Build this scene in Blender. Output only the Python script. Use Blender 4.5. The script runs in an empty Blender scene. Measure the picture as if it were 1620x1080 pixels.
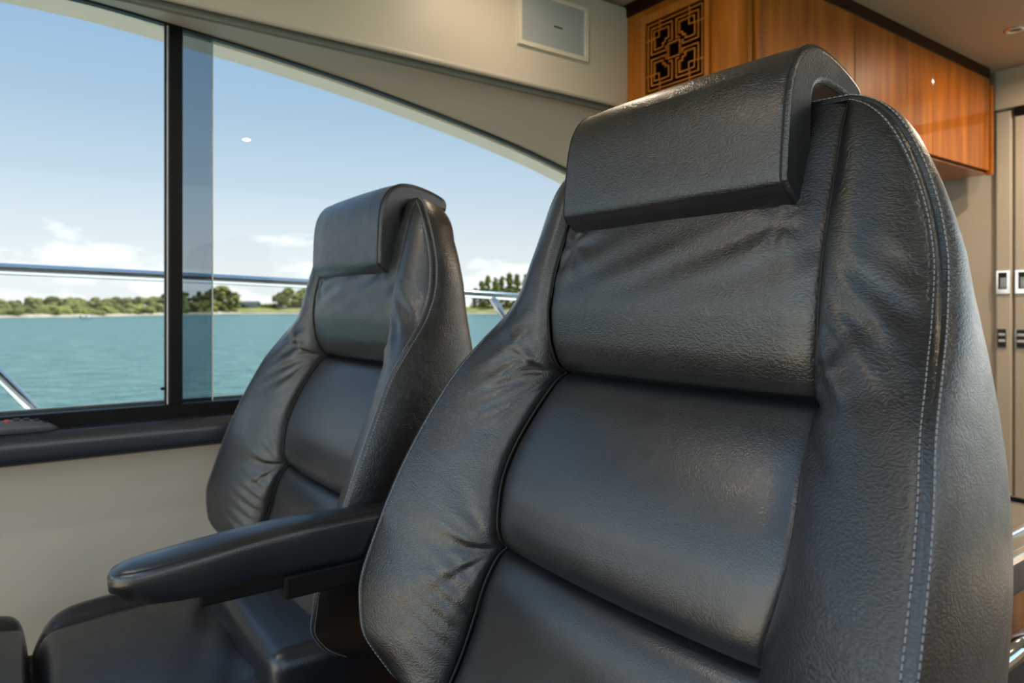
import bpy, bmesh, math, random
import numpy as np
from mathutils import Vector, Matrix

# ------------------------------------------------------------------ camera, sky, sun, exposure
# Boat axes: +X aft, +Y starboard, Z up.  Eye height EZ above the cabin floor (z = 0).
EZ = 1.2
scene = bpy.context.scene
C = scene.collection
FPX = 1094.0
cam_d = bpy.data.cameras.new('camera')
cam_d.sensor_width = 36.0
cam_d.lens = FPX / 1620.0 * 36.0
cam_d.shift_y = -53.0 / 1620.0
cam_d.clip_start = 0.02
cam_d.clip_end = 6000
cam_d.dof.use_dof = True
cam_d.dof.focus_distance = 0.80
cam_d.dof.aperture_fstop = 6.5
cam = bpy.data.objects.new('camera', cam_d)
C.objects.link(cam)
cam.location = (0, 0, EZ)
cam.rotation_euler = (math.radians(90), 0, -math.atan2(0.585, 0.811))
scene.camera = cam

scene.view_settings.view_transform = 'Standard'
scene.view_settings.look = 'None'
scene.view_settings.gamma = 1.0
scene.view_settings.use_curve_mapping = False
scene.view_settings.exposure = 0.2
scene.cycles.use_denoising = True
scene.cycles.sample_clamp_indirect = 6.0

def node(nt, t, **kw):
    n = nt.nodes.new(t)
    for k, v in kw.items():
        if k == 'inputs':
            for i, val in v.items():
                n.inputs[i].default_value = val
        else:
            setattr(n, k, v)
    return n

SKY_STRENGTH = 3.0
def build_world():
    w = bpy.data.worlds.new('sky')
    scene.world = w
    w.use_nodes = True
    nt = w.node_tree
    nt.nodes.clear()
    L = nt.links.new
    out = node(nt, 'ShaderNodeOutputWorld')
    bg = node(nt, 'ShaderNodeBackground')
    bg.inputs['Strength'].default_value = SKY_STRENGTH
    tc = node(nt, 'ShaderNodeTexCoord')
    sep = node(nt, 'ShaderNodeSeparateXYZ')
    L(tc.outputs['Generated'], sep.inputs[0])
    ramp = node(nt, 'ShaderNodeValToRGB')
    el = ramp.color_ramp.elements
    el[0].position = 0.0; el[0].color = (0.80, 0.73, 0.67, 1)
    el[1].position = 1.0; el[1].color = (0.17, 0.33, 0.56, 1)
    for p, c in ((0.06, (0.76, 0.72, 0.67)), (0.14, (0.58, 0.62, 0.64)), (0.26, (0.38, 0.48, 0.57)),
                 (0.42, (0.245, 0.38, 0.54)), (0.6, (0.20, 0.35, 0.56))):
        e = el.new(p); e.color = (*c, 1)
    L(sep.outputs['Z'], ramp.inputs[0])
    # fair-weather cumulus low over the horizon
    mp = node(nt, 'ShaderNodeMapping')
    mp.inputs['Scale'].default_value = (1, 1, 2.6)
    L(tc.outputs['Generated'], mp.inputs[0])
    nz = node(nt, 'ShaderNodeTexNoise')
    nz.inputs['Scale'].default_value = 9.0
    nz.inputs['Detail'].default_value = 7.0
    nz.inputs['Roughness'].default_value = 0.55
    L(mp.outputs[0], nz.inputs['Vector'])
    band = node(nt, 'ShaderNodeMapRange')
    for i, v in enumerate((0.025, 0.14, 0.12, -0.15)):
        band.inputs[1 + i].default_value = v
    L(sep.outputs['Z'], band.inputs[0])
    add = node(nt, 'ShaderNodeMath', operation='ADD')
    L(nz.outputs['Fac'], add.inputs[0]); L(band.outputs[0], add.inputs[1])
    cr = node(nt, 'ShaderNodeMapRange')
    for i, v in enumerate((0.55, 0.66, 0.0, 0.9)):
        cr.inputs[1 + i].default_value = v
    L(add.outputs[0], cr.inputs[0])
    mix = node(nt, 'ShaderNodeMix', data_type='RGBA')
    L(cr.outputs[0], mix.inputs[0])
    L(ramp.outputs['Color'], mix.inputs[6])
    mix.inputs[7].default_value = (1.0, 0.92, 0.84, 1)
    L(mix.outputs[2], bg.inputs['Color'])
    L(bg.outputs[0], out.inputs[0])
build_world()

sun_d = bpy.data.lights.new('sun', 'SUN')
sun_d.energy = 18.0
sun_d.color = (1.0, 0.94, 0.84)
sun_d.angle = math.radians(0.6)
sun = bpy.data.objects.new('sun', sun_d)
C.objects.link(sun)
sun.rotation_euler = Vector((-0.52, 0.05, -0.85)).to_track_quat('-Z', 'Y').to_euler()

LAMP_W = 3.0      # each ceiling downlight, watts

# ------------------------------------------------------------------ materials
MATS = {}
def mat(name, color, rough=0.5, metal=0.0, spec=0.5, coat=0.0, coat_rough=0.1):
    m = bpy.data.materials.new(name)
    m.use_nodes = True
    b = m.node_tree.nodes['Principled BSDF']
    b.inputs['Base Color'].default_value = (*color, 1)
    b.inputs['Roughness'].default_value = rough
    b.inputs['Metallic'].default_value = metal
    b.inputs['Specular IOR Level'].default_value = spec
    b.inputs['Coat Weight'].default_value = coat
    b.inputs['Coat Roughness'].default_value = coat_rough
    MATS[name] = m
    return m

def with_noise_color(m, c1, c2, scale=(1, 1, 1), nscale=5.0, detail=4.0, bump=0.0, bump_dist=0.001, rough=None):
    nt = m.node_tree; L = nt.links.new
    b = nt.nodes['Principled BSDF']
    tc = node(nt, 'ShaderNodeTexCoord')
    mp = node(nt, 'ShaderNodeMapping'); mp.inputs['Scale'].default_value = scale
    L(tc.outputs['Object'], mp.inputs[0])
    nz = node(nt, 'ShaderNodeTexNoise')
    nz.inputs['Scale'].default_value = nscale; nz.inputs['Detail'].default_value = detail
    L(mp.outputs[0], nz.inputs['Vector'])
    r = node(nt, 'ShaderNodeValToRGB')
    r.color_ramp.elements[0].position = 0.32; r.color_ramp.elements[0].color = (*c1, 1)
    r.color_ramp.elements[1].position = 0.68; r.color_ramp.elements[1].color = (*c2, 1)
    L(nz.outputs['Fac'], r.inputs[0]); L(r.outputs[0], b.inputs['Base Color'])
    if bump:
        bp = node(nt, 'ShaderNodeBump')
        bp.inputs['Strength'].default_value = bump; bp.inputs['Distance'].default_value = bump_dist
        L(nz.outputs['Fac'], bp.inputs['Height']); L(bp.outputs[0], b.inputs['Normal'])
    return m

def leather(name, color, rough, grain=330.0, strength=0.35, stretch=(1, 1, 1)):
    m = mat(name, color, rough, spec=1.0, coat=0.40, coat_rough=0.32)
    nt = m.node_tree; L = nt.links.new
    b = nt.nodes['Principled BSDF']
    tc = node(nt, 'ShaderNodeTexCoord')
    mp = node(nt, 'ShaderNodeMapping'); mp.inputs['Scale'].default_value = stretch
    L(tc.outputs['Object'], mp.inputs[0])
    wob = node(nt, 'ShaderNodeTexNoise'); wob.inputs['Scale'].default_value = 60.0; wob.inputs['Detail'].default_value = 2.0
    L(mp.outputs[0], wob.inputs['Vector'])
    wm = node(nt, 'ShaderNodeVectorMath', operation='MULTIPLY_ADD')
    wm.inputs[1].default_value = (0.012, 0.012, 0.012)
    L(wob.outputs['Color'], wm.inputs[0]); L(mp.outputs[0], wm.inputs[2])
    vo = node(nt, 'ShaderNodeTexVoronoi', feature='SMOOTH_F1')
    vo.inputs['Smoothness'].default_value = 0.25
    vo.inputs['Scale'].default_value = grain
    L(wm.outputs[0], vo.inputs['Vector'])
    pw = node(nt, 'ShaderNodeMapRange')
    for i, v in enumerate((0.15, 0.75, 1.0, 0.0)):
        pw.inputs[1 + i].default_value = v
    L(vo.outputs['Distance'], pw.inputs[0])
    nz = node(nt, 'ShaderNodeTexNoise'); nz.inputs['Scale'].default_value = 38.0; nz.inputs['Detail'].default_value = 3.0
    L(mp.outputs[0], nz.inputs['Vector'])
    b1 = node(nt, 'ShaderNodeBump'); b1.inputs['Strength'].default_value = strength; b1.inputs['Distance'].default_value = 0.0009
    L(pw.outputs[0], b1.inputs['Height'])
    b2 = node(nt, 'ShaderNodeBump'); b2.inputs['Strength'].default_value = 0.05; b2.inputs['Distance'].default_value = 0.004
    L(nz.outputs['Fac'], b2.inputs['Height']); L(b1.outputs[0], b2.inputs['Normal'])
    L(b2.outputs[0], b.inputs['Normal'])
    rr = node(nt, 'ShaderNodeMapRange')
    for i, v in enumerate((0.3, 0.7, rough - 0.05, rough + 0.06)):
        rr.inputs[1 + i].default_value = v
    L(nz.outputs['Fac'], rr.inputs[0]); L(rr.outputs[0], b.inputs['Roughness'])
    return m

leather('black_leather', (0.0065, 0.0078, 0.0100), 0.36, 370, 0.36, (1, 0.75, 1.15))
leather('smooth_leather', (0.0060, 0.0085, 0.0130), 0.35, 420, 0.16)
mat('sill_vinyl', (0.022, 0.027, 0.040), 0.32, spec=1.0, coat=0.4, coat_rough=0.25)
mat('thread', (0.27, 0.275, 0.30), 0.6)
mat('brown_thread', (0.22, 0.16, 0.11), 0.6)
mat('crease_black', (0.006, 0.006, 0.006), 0.6)
mat('black_plastic', (0.015, 0.015, 0.017), 0.35)
mat('black_metal', (0.008, 0.008, 0.009), 0.5, spec=0.2)
mat('remote_plastic', (0.10, 0.11, 0.13), 0.35)
mat('grey_plastic', (0.10, 0.105, 0.115), 0.45)
mat('chrome', (0.78, 0.78, 0.77), 0.12, 1.0)
mat('steel', (0.72, 0.71, 0.69), 0.10, 1.0)
mat('brushed_steel', (0.40, 0.39, 0.37), 0.28, 1.0)
with_noise_color(mat('beige_panel', (0.6, 0.56, 0.48), 0.45), (0.62, 0.55, 0.45), (0.66, 0.585, 0.48), nscale=2.0)
with_noise_color(mat('wall_vinyl', (0.6, 0.58, 0.53), 0.55), (0.66, 0.61, 0.535), (0.70, 0.645, 0.57), nscale=3.0)
mat('cream_gelcoat', (0.96, 0.80, 0.58), 0.35)
mat('white_gelcoat', (0.80, 0.80, 0.78), 0.3)
with_noise_color(mat('headliner', (0.52, 0.46, 0.38), 0.8), (0.51, 0.42, 0.31), (0.54, 0.445, 0.33), nscale=3.0)
mat('rim_cream', (0.74, 0.68, 0.58), 0.4)
mat('pale_grey', (0.40, 0.43, 0.45), 0.4)
mat('track_grey', (0.22, 0.21, 0.18), 0.45)
mat('dark_slot', (0.02, 0.02, 0.02), 0.6)
mat('white_plastic', (0.7, 0.69, 0.66), 0.4)
mat('red_plastic', (0.75, 0.07, 0.06), 0.35)
with_noise_color(mat('teak', (0.4, 0.15, 0.03), 0.4, spec=0.2, coat=0.6, coat_rough=0.05), (0.28, 0.070, 0.003), (0.56, 0.165, 0.008),
                 scale=(5, 5, 0.45), nscale=4.0, detail=6.0)
with_noise_color(mat('teak_light', (0.5, 0.2, 0.04), 0.35, coat=0.5, coat_rough=0.08), (0.42, 0.115, 0.006), (0.58, 0.18, 0.012),
                 scale=(9, 9, 0.8), nscale=4.0, detail=6.0)
mat('dark_teak', (0.028, 0.004, 0.001), 0.4, spec=0.2)
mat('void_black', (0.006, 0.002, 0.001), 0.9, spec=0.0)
with_noise_color(mat('floor_teak', (0.3, 0.2, 0.1), 0.4), (0.16, 0.11, 0.065), (0.22, 0.155, 0.09), scale=(1, 14, 1), nscale=4)
mat('lamp_glow', (1, 1, 1), 0.4)
e_b = MATS['lamp_glow'].node_tree.nodes['Principled BSDF']
e_b.inputs['Emission Color'].default_value = (1.0, 0.82, 0.6, 1); e_b.inputs['Emission Strength'].default_value = 4.0
with_noise_color(mat('scrub_green', (0.1, 0.15, 0.04), 0.9, spec=0.1), (0.070, 0.078, 0.025), (0.230, 0.215, 0.055), scale=(.12, .12, .3), nscale=1.0, detail=3)
with_noise_color(mat('leaf_green', (0.1, 0.15, 0.04), 0.9, spec=0.1), (0.10, 0.105, 0.035), (0.27, 0.245, 0.07), nscale=0.8, detail=3)
with_noise_color(mat('conifer_green', (0.2, 0.25, 0.06), 0.9, spec=0.1), (0.13, 0.14, 0.035), (0.30, 0.28, 0.06), nscale=0.6, detail=3)
with_noise_color(mat('grass_bank', (0.3, 0.33, 0.08), 0.9, spec=0.1), (0.20, 0.20, 0.055), (0.28, 0.25, 0.09), nscale=0.15, detail=4)
with_noise_color(mat('sand', (0.6, 0.48, 0.34), 0.9, spec=0.1), (0.34, 0.26, 0.18), (0.46, 0.38, 0.28), nscale=0.4, detail=4)
mat('bark', (0.10, 0.075, 0.05), 0.9)
mat('roof_dark', (0.08, 0.085, 0.09), 0.7)
mat('house_wall', (0.42, 0.39, 0.37), 0.8)

def glass_mat(name, tint, fac_ior=1.33):
    m = bpy.data.materials.new(name); m.use_nodes = True
    nt = m.node_tree; nt.nodes.clear(); L = nt.links.new
    o = node(nt, 'ShaderNodeOutputMaterial'); mx = node(nt, 'ShaderNodeMixShader')
    t = node(nt, 'ShaderNodeBsdfTransparent'); t.inputs[0].default_value = (*tint, 1)
    g = node(nt, 'ShaderNodeBsdfGlossy'); g.inputs['Roughness'].default_value = 0.0
    f = node(nt, 'ShaderNodeFresnel'); f.inputs[0].default_value = fac_ior
    L(f.outputs[0], mx.inputs[0]); L(t.outputs[0], mx.inputs[1]); L(g.outputs[0], mx.inputs[2]); L(mx.outputs[0], o.inputs[0])
    MATS[name] = m
glass_mat('tinted_glass', (0.312, 0.36, 0.395))
glass_mat('clear_glass', (0.92, 0.95, 0.95))

def water_mat():
    m = mat('sea_water', (0.085, 0.24, 0.255), 0.3, spec=0.16)
    nt = m.node_tree; L = nt.links.new; b = nt.nodes['Principled BSDF']
    tc = node(nt, 'ShaderNodeTexCoord')
    hs = []
    for sc, nsc, det in (((0.7, 1.0, 1), 1.0, 4.0), ((0.7, 1.0, 1), 3.6, 3.0)):
        mp = node(nt, 'ShaderNodeMapping'); mp.inputs['Scale'].default_value = sc; mp.inputs['Rotation'].default_value = (0, 0, math.radians(-36))
        L(tc.outputs['Object'], mp.inputs[0])
        n = node(nt, 'ShaderNodeTexNoise'); n.inputs['Scale'].default_value = nsc; n.inputs['Detail'].default_value = det
        L(mp.outputs[0], n.inputs['Vector']); hs.append(n)
    b1 = node(nt, 'ShaderNodeBump'); b1.inputs['Strength'].default_value = 0.9; b1.inputs['Distance'].default_value = 0.35
    b2 = node(nt, 'ShaderNodeBump'); b2.inputs['Strength'].default_value = 1.0; b2.inputs['Distance'].default_value = 0.20
    L(hs[0].outputs['Fac'], b1.inputs['Height']); L(hs[1].outputs['Fac'], b2.inputs['Height'])
    L(b1.outputs[0], b2.inputs['Normal']); L(b2.outputs[0], b.inputs['Normal'])
    r = node(nt, 'ShaderNodeValToRGB')
    r.color_ramp.elements[0].position = 0.35; r.color_ramp.elements[0].color = (0.040, 0.112, 0.100, 1)
    r.color_ramp.elements[1].position = 0.65; r.color_ramp.elements[1].color = (0.100, 0.200, 0.175, 1)
    L(hs[0].outputs['Fac'], r.inputs[0]); L(r.outputs[0], b.inputs['Base Color'])
water_mat()

# ------------------------------------------------------------------ mesh helpers
def obj(name, verts, faces, material, parent=None, smooth=False, loc=(0, 0, 0)):
    me = bpy.data.meshes.new(name)
    me.from_pydata([tuple(map(float, v)) for v in verts], [], faces)
    me.materials.append(MATS[material])
    if smooth:
        me.polygons.foreach_set('use_smooth', [True] * len(me.polygons))
    me.update()
    o = bpy.data.objects.new(name, me)
    C.objects.link(o)
    o.location = loc
    if parent is not None:
        o.parent = parent
    return o

def bm_obj(name, bm, material, parent=None, smooth=False, loc=(0, 0, 0)):
    bmesh.ops.recalc_face_normals(bm, faces=bm.faces)
    me = bpy.data.meshes.new(name)
    bm.to_mesh(me); bm.free()
    me.materials.append(MATS[material])
    if smooth:
        me.polygons.foreach_set('use_smooth', [True] * len(me.polygons))
    o = bpy.data.objects.new(name, me)
    C.objects.link(o)
    o.location = loc
    if parent is not None:
        o.parent = parent
    return o

def empty(name, loc=(0, 0, 0), rz=0.0):
    o = bpy.data.objects.new(name, None)
    o.empty_display_size = 0.1
    C.objects.link(o)
    o.location = loc
    o.rotation_euler = (0, 0, rz)
    return o

def tag(o, label=None, cat=None, group=None, kind=None):
    if label: o['label'] = label
    if cat: o['category'] = cat
    if group: o['group'] = group
    if kind: o['kind'] = kind
    return o

def add_box(bm, x0, x1, y0, y1, z0, z1, bevel=0.0, seg=2):
    r = bmesh.ops.create_cube(bm, size=1.0)
    vs = r['verts']
    bmesh.ops.scale(bm, vec=(x1 - x0, y1 - y0, z1 - z0), verts=vs)
    bmesh.ops.translate(bm, vec=((x0 + x1) / 2, (y0 + y1) / 2, (z0 + z1) / 2), verts=vs)
    if bevel > 0:
        ed = list({e for v in vs for e in v.link_edges})
        bmesh.ops.bevel(bm, geom=ed, offset=bevel, segments=seg, affect='EDGES', profile=0.5)

def box_obj(name, x0, x1, y0, y1, z0, z1, material, parent=None, bevel=0.0, seg=2, smooth=False):
    """box given in cabin coordinates with z relative to the eye height; parent may be an Empty at parent.location"""
    bm = bmesh.new()
    px, py, pz = org(parent)
    add_box(bm, x0 - px, x1 - px, y0 - py, y1 - py, z0 + EZ - pz, z1 + EZ - pz, bevel, seg)
    return bm_obj(name, bm, material, parent, smooth)

def org(parent):
    p = Vector((0, 0, 0))
    while parent is not None:
        p += Vector(parent.location); parent = parent.parent
    return p

def grid_faces(nu, nv, flip=False, off=0):
    f = []
    for i in range(nu - 1):
        for j in range(nv - 1):
            a = off + i * nv + j
            q = (a, a + 1, a + nv + 1, a + nv)
            f.append(q[::-1] if flip else q)
    return f

def tube(name, pts, r, material, parent=None, n=10, closed=False, smooth=True, z_rel=True):
    P = org(parent)
    pts = [Vector(p) + Vector((0, 0, EZ if z_rel else 0)) - P for p in pts]
    vs, fs = [], []
    m = len(pts)
    prev = None
    for i, p in enumerate(pts):
        a = pts[i - 1] if (i > 0 or closed) else pts[i]
        b = pts[(i + 1) % m] if (i < m - 1 or closed) else pts[i]
        t = (b - a).normalized()
        if prev is None:
            ref = Vector((0, 0, 1)) if abs(t.z) < 0.9 else Vector((1, 0, 0))
            u = t.cross(ref).normalized()
        else:
            u = (prev - t * prev.dot(t)).normalized()
        prev = u
        w = t.cross(u)
        for k in range(n):
            an = 2 * math.pi * k / n
            vs.append(p + (u * math.cos(an) + w * math.sin(an)) * r)
    for i in range(m if closed else m - 1):
        for k in range(n):
            a = i * n + k; b = i * n + (k + 1) % n
            c = ((i + 1) % m) * n + (k + 1) % n; d = ((i + 1) % m) * n + k
            fs.append((a, d, c, b))
    if not closed:
        fs.append(tuple(range(n))); fs.append(tuple(range((m - 1) * n, m * n))[::-1])
    return obj(name, vs, fs, material, parent, smooth)

def pchip(xs, ys):
    """smooth monotone-ish cubic through points (xs ascending)"""
    xs = np.array(xs, float); ys = np.array(ys, float)
    if xs[0] > xs[-1]:
        xs, ys = xs[::-1], ys[::-1]
    h = np.diff(xs); d = np.diff(ys) / h
    m = np.zeros_like(ys)
    m[0], m[-1] = d[0], d[-1]
    for i in range(1, len(xs) - 1):
        if d[i - 1] * d[i] > 0:
            w1 = 2 * h[i] + h[i - 1]; w2 = h[i] + 2 * h[i - 1]
            m[i] = (w1 + w2) / (w1 / d[i - 1] + w2 / d[i])
    def f(x):
        x = np.clip(np.asarray(x, float), xs[0], xs[-1])
        i = np.clip(np.searchsorted(xs, x) - 1, 0, len(xs) - 2)
        t = (x - xs[i]) / h[i]
        h00 = 2 * t**3 - 3 * t**2 + 1; h10 = t**3 - 2 * t**2 + t
        h01 = -2 * t**3 + 3 * t**2; h11 = t**3 - t**2
        return h00 * ys[i] + h10 * h[i] * m[i] + h01 * ys[i + 1] + h11 * h[i] * m[i + 1]
    return f

def cspace(n):
    return (1 - np.cos(np.linspace(0, math.pi, n))) / 2

# ------------------------------------------------------------------ cabin shell (structure)
X_FWD, X_AFT, Y_PORT, Y_STB = -1.7, 3.66, -1.55, 1.95
Z_CEIL = 1.075
def slab_with_hole(name, axis, pos, thick, u0, u1, z0, z1, hole, material):
    """vertical wall of 4 boxes around a rectangular hole (u0,u1,z0,z1); axis 'x' = wall normal along x"""
    bm = bmesh.new()
    hu0, hu1, hz0, hz1 = hole
    for a0, a1, b0, b1 in ((u0, u1, z0, hz0), (u0, u1, hz1, z1), (u0, hu0, hz0, hz1), (hu1, u1, hz0, hz1)):
        if a1 - a0 < 1e-4 or b1 - b0 < 1e-4: continue
        if axis == 'x': add_box(bm, pos, pos + thick, a0, a1, b0 + EZ, b1 + EZ)
        else: add_box(bm, a0, a1, pos, pos + thick, b0 + EZ, b1 + EZ)
    return tag(bm_obj(name, bm, material), kind='structure')

tag(box_obj('floor', X_FWD - 0.9, X_AFT + 1.5, Y_PORT - 0.1, Y_STB + 0.1, -EZ - 0.06, -EZ, 'floor_teak'), 'teak cabin floor under the helm seats', kind='structure')
# headliner with a sunroof opening added to let sky light onto the seats
HX0, HX1, HY0, HY1 = -1.35, -0.15, -0.9, 1.3
bm = bmesh.new()
for a0, a1, b0, b1 in ((X_FWD - 0.1, HX0, Y_PORT - 0.1, Y_STB + 0.1), (HX1, X_AFT + 0.1, Y_PORT - 0.1, Y_STB + 0.1), (HX0, HX1, Y_PORT - 0.1, HY0), (HX0, HX1, HY1, Y_STB + 0.1)):
    add_box(bm, a0, a1, b0, b1, Z_CEIL + EZ, Z_CEIL + EZ + 0.06)
tag(bm_obj('ceiling', bm, 'headliner'), 'dull beige cabin headliner', kind='structure')
tag(box_obj('added_sunroof', HX0, HX1, HY0, HY1, Z_CEIL + 0.03, Z_CEIL + 0.034, 'clear_glass'), 'sunroof glass added over the helm for more sky light', kind='structure')

# starboard wall: lower lining up to the sill
tag(box_obj('wall_starboard', X_FWD, X_AFT, Y_STB, Y_STB + 0.06, -EZ, -0.281, 'wall_vinyl'), 'pale beige cabin side lining below the window sill', kind='structure')
slab_with_hole('wall_port', 'y', Y_PORT - 0.06, 0.06, X_FWD, X_AFT, -EZ, Z_CEIL, (X_FWD + 0.15, 3.2, -0.06, 0.90), 'beige_panel')
slab_with_hole('wall_forward', 'x', X_FWD - 0.06, 0.06, Y_PORT, Y_STB, -EZ, Z_CEIL, (Y_PORT + 0.05, Y_STB - 0.05, -0.28, 1.04), 'beige_panel')
slab_with_hole('wall_aft', 'x', X_AFT, 0.06, Y_PORT, Y_STB, -EZ, Z_CEIL, (-1.2, 0.62, -EZ, 0.86), 'beige_panel')
for nm, a in (('window_2', ('x', X_FWD - 0.03, Y_PORT + 0.05, Y_STB - 0.05, -0.28, 1.04)),
              ('window_3', ('y', Y_PORT - 0.03, X_FWD + 0.15, 3.2, -0.06, 0.90)),
              ('door_1', ('x', X_AFT + 0.03, -1.2, 0.62, -EZ, 0.86))):
    ax, p, u0, u1, z0, z1 = a
    if ax == 'x': o = box_obj(nm, p - 0.003, p + 0.003, u0, u1, z0, z1, 'clear_glass')
    else: o = box_obj(nm, u0, u1, p - 0.003, p + 0.003, z0, z1, 'clear_glass')
    tag(o, kind='structure')

# top edge of the starboard window, z(X)
WT = pchip([-1.8, -0.6, 0.096, 0.335, 0.75, 1.15, 1.45, 1.70, 2.0, 2.4], [0.66, 0.74, 0.738, 0.722, 0.678, 0.615, 0.555, 0.49, 0.40, 0.26])
def window_starboard():
    root = tag(empty('window_1', (0.35, Y_STB, EZ - 0.25)), 'wide starboard sliding window with black frame and arched top', kind='structure')
    P = org(root)
    def mk(name, vs, fs, m, sm=False, par=root):
        return obj(name, [Vector(v) + Vector((0, 0, EZ)) - P for v in vs], fs, m, par, sm)
    xs = np.linspace(X_FWD, 2.38, 60)
    zb = -0.245
    # coaming: lining that slopes out from under the overhead panel down to the window top
    vs = []
    prof = ((1.775, -0.12), (1.785, 0.0), (1.82, 0.10), (1.86, 0.30), (1.90, 0.62), (1.925, 0.93), (1.935, 1.0), (1.972, 1.0))
    for x in xs:
        zt = float(WT(x)); z_top = 0.705
        for k, (y, f) in enumerate(prof):
            vs.append((x, y, z_top + (zt - z_top) * f))
    mk('coaming', vs, grid_faces(len(xs), len(prof)), 'beige_panel', True)
    # dark gasket just under the lining edge
    vs = []
    for x in xs:
        zt = float(WT(x))
        for y, z in ((1.932, zt + 0.004), (1.932, zt - 0.006), (1.952, zt - 0.006), (1.952, zt + 0.004)):
            vs.append((x, y, z))
    fs = []
    n = 4
    for i in range(len(xs) - 1):
        for k in range(4):
            a = i * n + k; b = i * n + (k + 1) % n
            fs.append((a, b, b + n, a + n))
    mk('gasket', vs, fs, 'black_plastic')
    # cream outer lip of the opening, seen from below
    vs = []
    for x in xs:
        zt = float(WT(x))
        for y, z in ((1.952, zt + 0.02), (1.952, zt - 0.004), (2.045, zt - 0.012), (2.05, zt + 0.10)):
            vs.append((x, y, z))
    mk('outer_lip', vs, grid_faces(len(xs), 4), 'cream_gelcoat')
    # outside skin above the window
    vs = []
    for x in xs:
        zt = float(WT(x))
        vs += [(x, 2.05, zt + 0.10), (x, 1.98, 1.16)]
    mk('outer_skin', vs, grid_faces(len(xs), 2), 'white_gelcoat')
    # aft end of the lining, where the opening has run out
    bm = bmesh.new(); add_box(bm, 2.36, X_AFT, Y_STB, Y_STB + 0.06, -0.27 + EZ, 0.72 + EZ)
    bmesh.ops.translate(bm, vec=-P, verts=bm.verts); bm_obj('end_lining', bm, 'beige_panel', root)
    # bottom track
    for nm, y0, y1, z0, z1, m in (('bottom_frame', 1.925, 1.985, -0.281, zb, 'black_metal'), ('outer_track', 1.985, 2.0, -0.26, zb + 0.006, 'cream_gelcoat')):
        bm = bmesh.new(); add_box(bm, X_FWD, 2.36, y0, y1, z0 + EZ, z1 + EZ, 0.002, 1)
        bmesh.ops.translate(bm, vec=-P, verts=bm.verts); bm_obj(nm, bm, m, root)
    # panes
    def pane(x0, x1, y, t, zo):
        ps = np.linspace(x0, x1, 40); vs = []
        for x in ps:
            zt = float(WT(x)) + zo
            vs += [(x, y - t / 2, zb - 0.005), (x, y - t / 2, zt), (x, y + t / 2, zt), (x, y + t / 2, zb - 0.005)]
        n = 4; fs = []
        for i in range(len(ps) - 1):
            fs.append((i * n, i * n + 1, (i + 1) * n + 1, (i + 1) * n))
            fs.append(((i + 1) * n + 3, (i + 1) * n + 2, i * n + 2, i * n + 3))
        return vs, fs
    # single-sided panes (the tint counts once per pane)
    def flat_pane(name, x0, x1, y):
        vs, fs = pane(x0, x1, y, 0.0, 0.01)
        return mk(name, vs, [f for i, f in enumerate(fs) if i % 2 == 0], 'tinted_glass')
    pf = flat_pane('pane', -0.55, 0.428, 1.950)
    tag(pf, 'sliding forward pane overlapping the fixed pane')
    flat_pane('pane', 0.325, 2.37, 1.972)
    vs, fs = pane(X_FWD, -0.60, 1.95, 0.0, 0.01)
    tag(mk('added_clear_pane', vs, [f for i, f in enumerate(fs) if i % 2 == 0], 'clear_glass'), 'unseen clear forward pane added for more sky light')  # out of view, left untinted so more sky light reaches the leather
    bm = bmesh.new(); add_box(bm, -0.605, -0.545, 1.928, 1.985, zb + EZ, float(WT(-0.57)) + EZ - 0.004, 0.002, 1)  # post added where the tinted pane meets the added clear one
    bmesh.ops.translate(bm, vec=-P, verts=bm.verts); bm_obj('added_post', bm, 'black_metal', root)
    # polished edge of the sliding pane
    bm = bmesh.new(); add_box(bm, 0.427, 0.4295, 1.947, 1.953, zb + EZ, float(WT(0.43)) + EZ - 0.008)
    bmesh.ops.translate(bm, vec=-P, verts=bm.verts); bm_obj('pane_edge', bm, 'white_plastic', root)
    # mullion: black bar, brush seal and thin bright lip along its forward side
    for nm, x0, x1, y0, y1, m in (('mullion', 0.3215, 0.352, 1.928, 1.948, 'black_metal'),
                                  ('seal_lip', 0.3165, 0.3200, 1.934, 1.944, 'white_plastic'),
                                  ('brush_seal', 0.3110, 0.3165, 1.938, 1.946, 'black_plastic')):
        bm = bmesh.new(); add_box(bm, x0, x1, y0, y1, zb + EZ, float(WT(0.335)) + EZ - 0.004, 0.0015, 1)
        bmesh.ops.translate(bm, vec=-P, verts=bm.verts); bm_obj(nm, bm, m, root)
    bm = bmesh.new(); add_box(bm, 0.302, 0.313, 1.932, 1.944, -0.208 + EZ, -0.200 + EZ, 0.002, 1)
    bmesh.ops.translate(bm, vec=-P, verts=bm.verts); bm_obj('catch', bm, 'black_plastic', root)
window_starboard()

def lathe_profile_along_x(name, prof, x0, x1, material, n=2, smooth=True, kind='structure', label=None):
    xs = np.linspace(x0, x1, n)
    vs = [(x, y, z + EZ) for x in xs for (y, z) in prof]
    m = len(prof)
    fs = grid_faces(n, m)
    fs.append(tuple(range(m))); fs.append(tuple(range((n - 1) * m, n * m))[::-1])
    o = obj(name, vs, fs, material, None, smooth)
    return tag(o, label, kind=kind)

# padded black sill under the window
DZS = -0.013
sp = [(1.949, -0.268), (1.93, -0.266), (1.905, -0.2655)]
for a in np.linspace(90, 180, 9):
    sp.append((1.893 + 0.030 * math.cos(math.radians(a)), -0.2955 + 0.030 * math.sin(math.radians(a))))
sp += [(1.862, -0.315), (1.864, -0.328), (1.871, -0.335), (1.90, -0.338), (1.949, -0.338)]
sp = [(y, z + DZS) for y, z in sp]
lathe_profile_along_x('trim_1', sp, X_FWD, 2.3, 'sill_vinyl', label='padded black sill along the foot of the side window')

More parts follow.
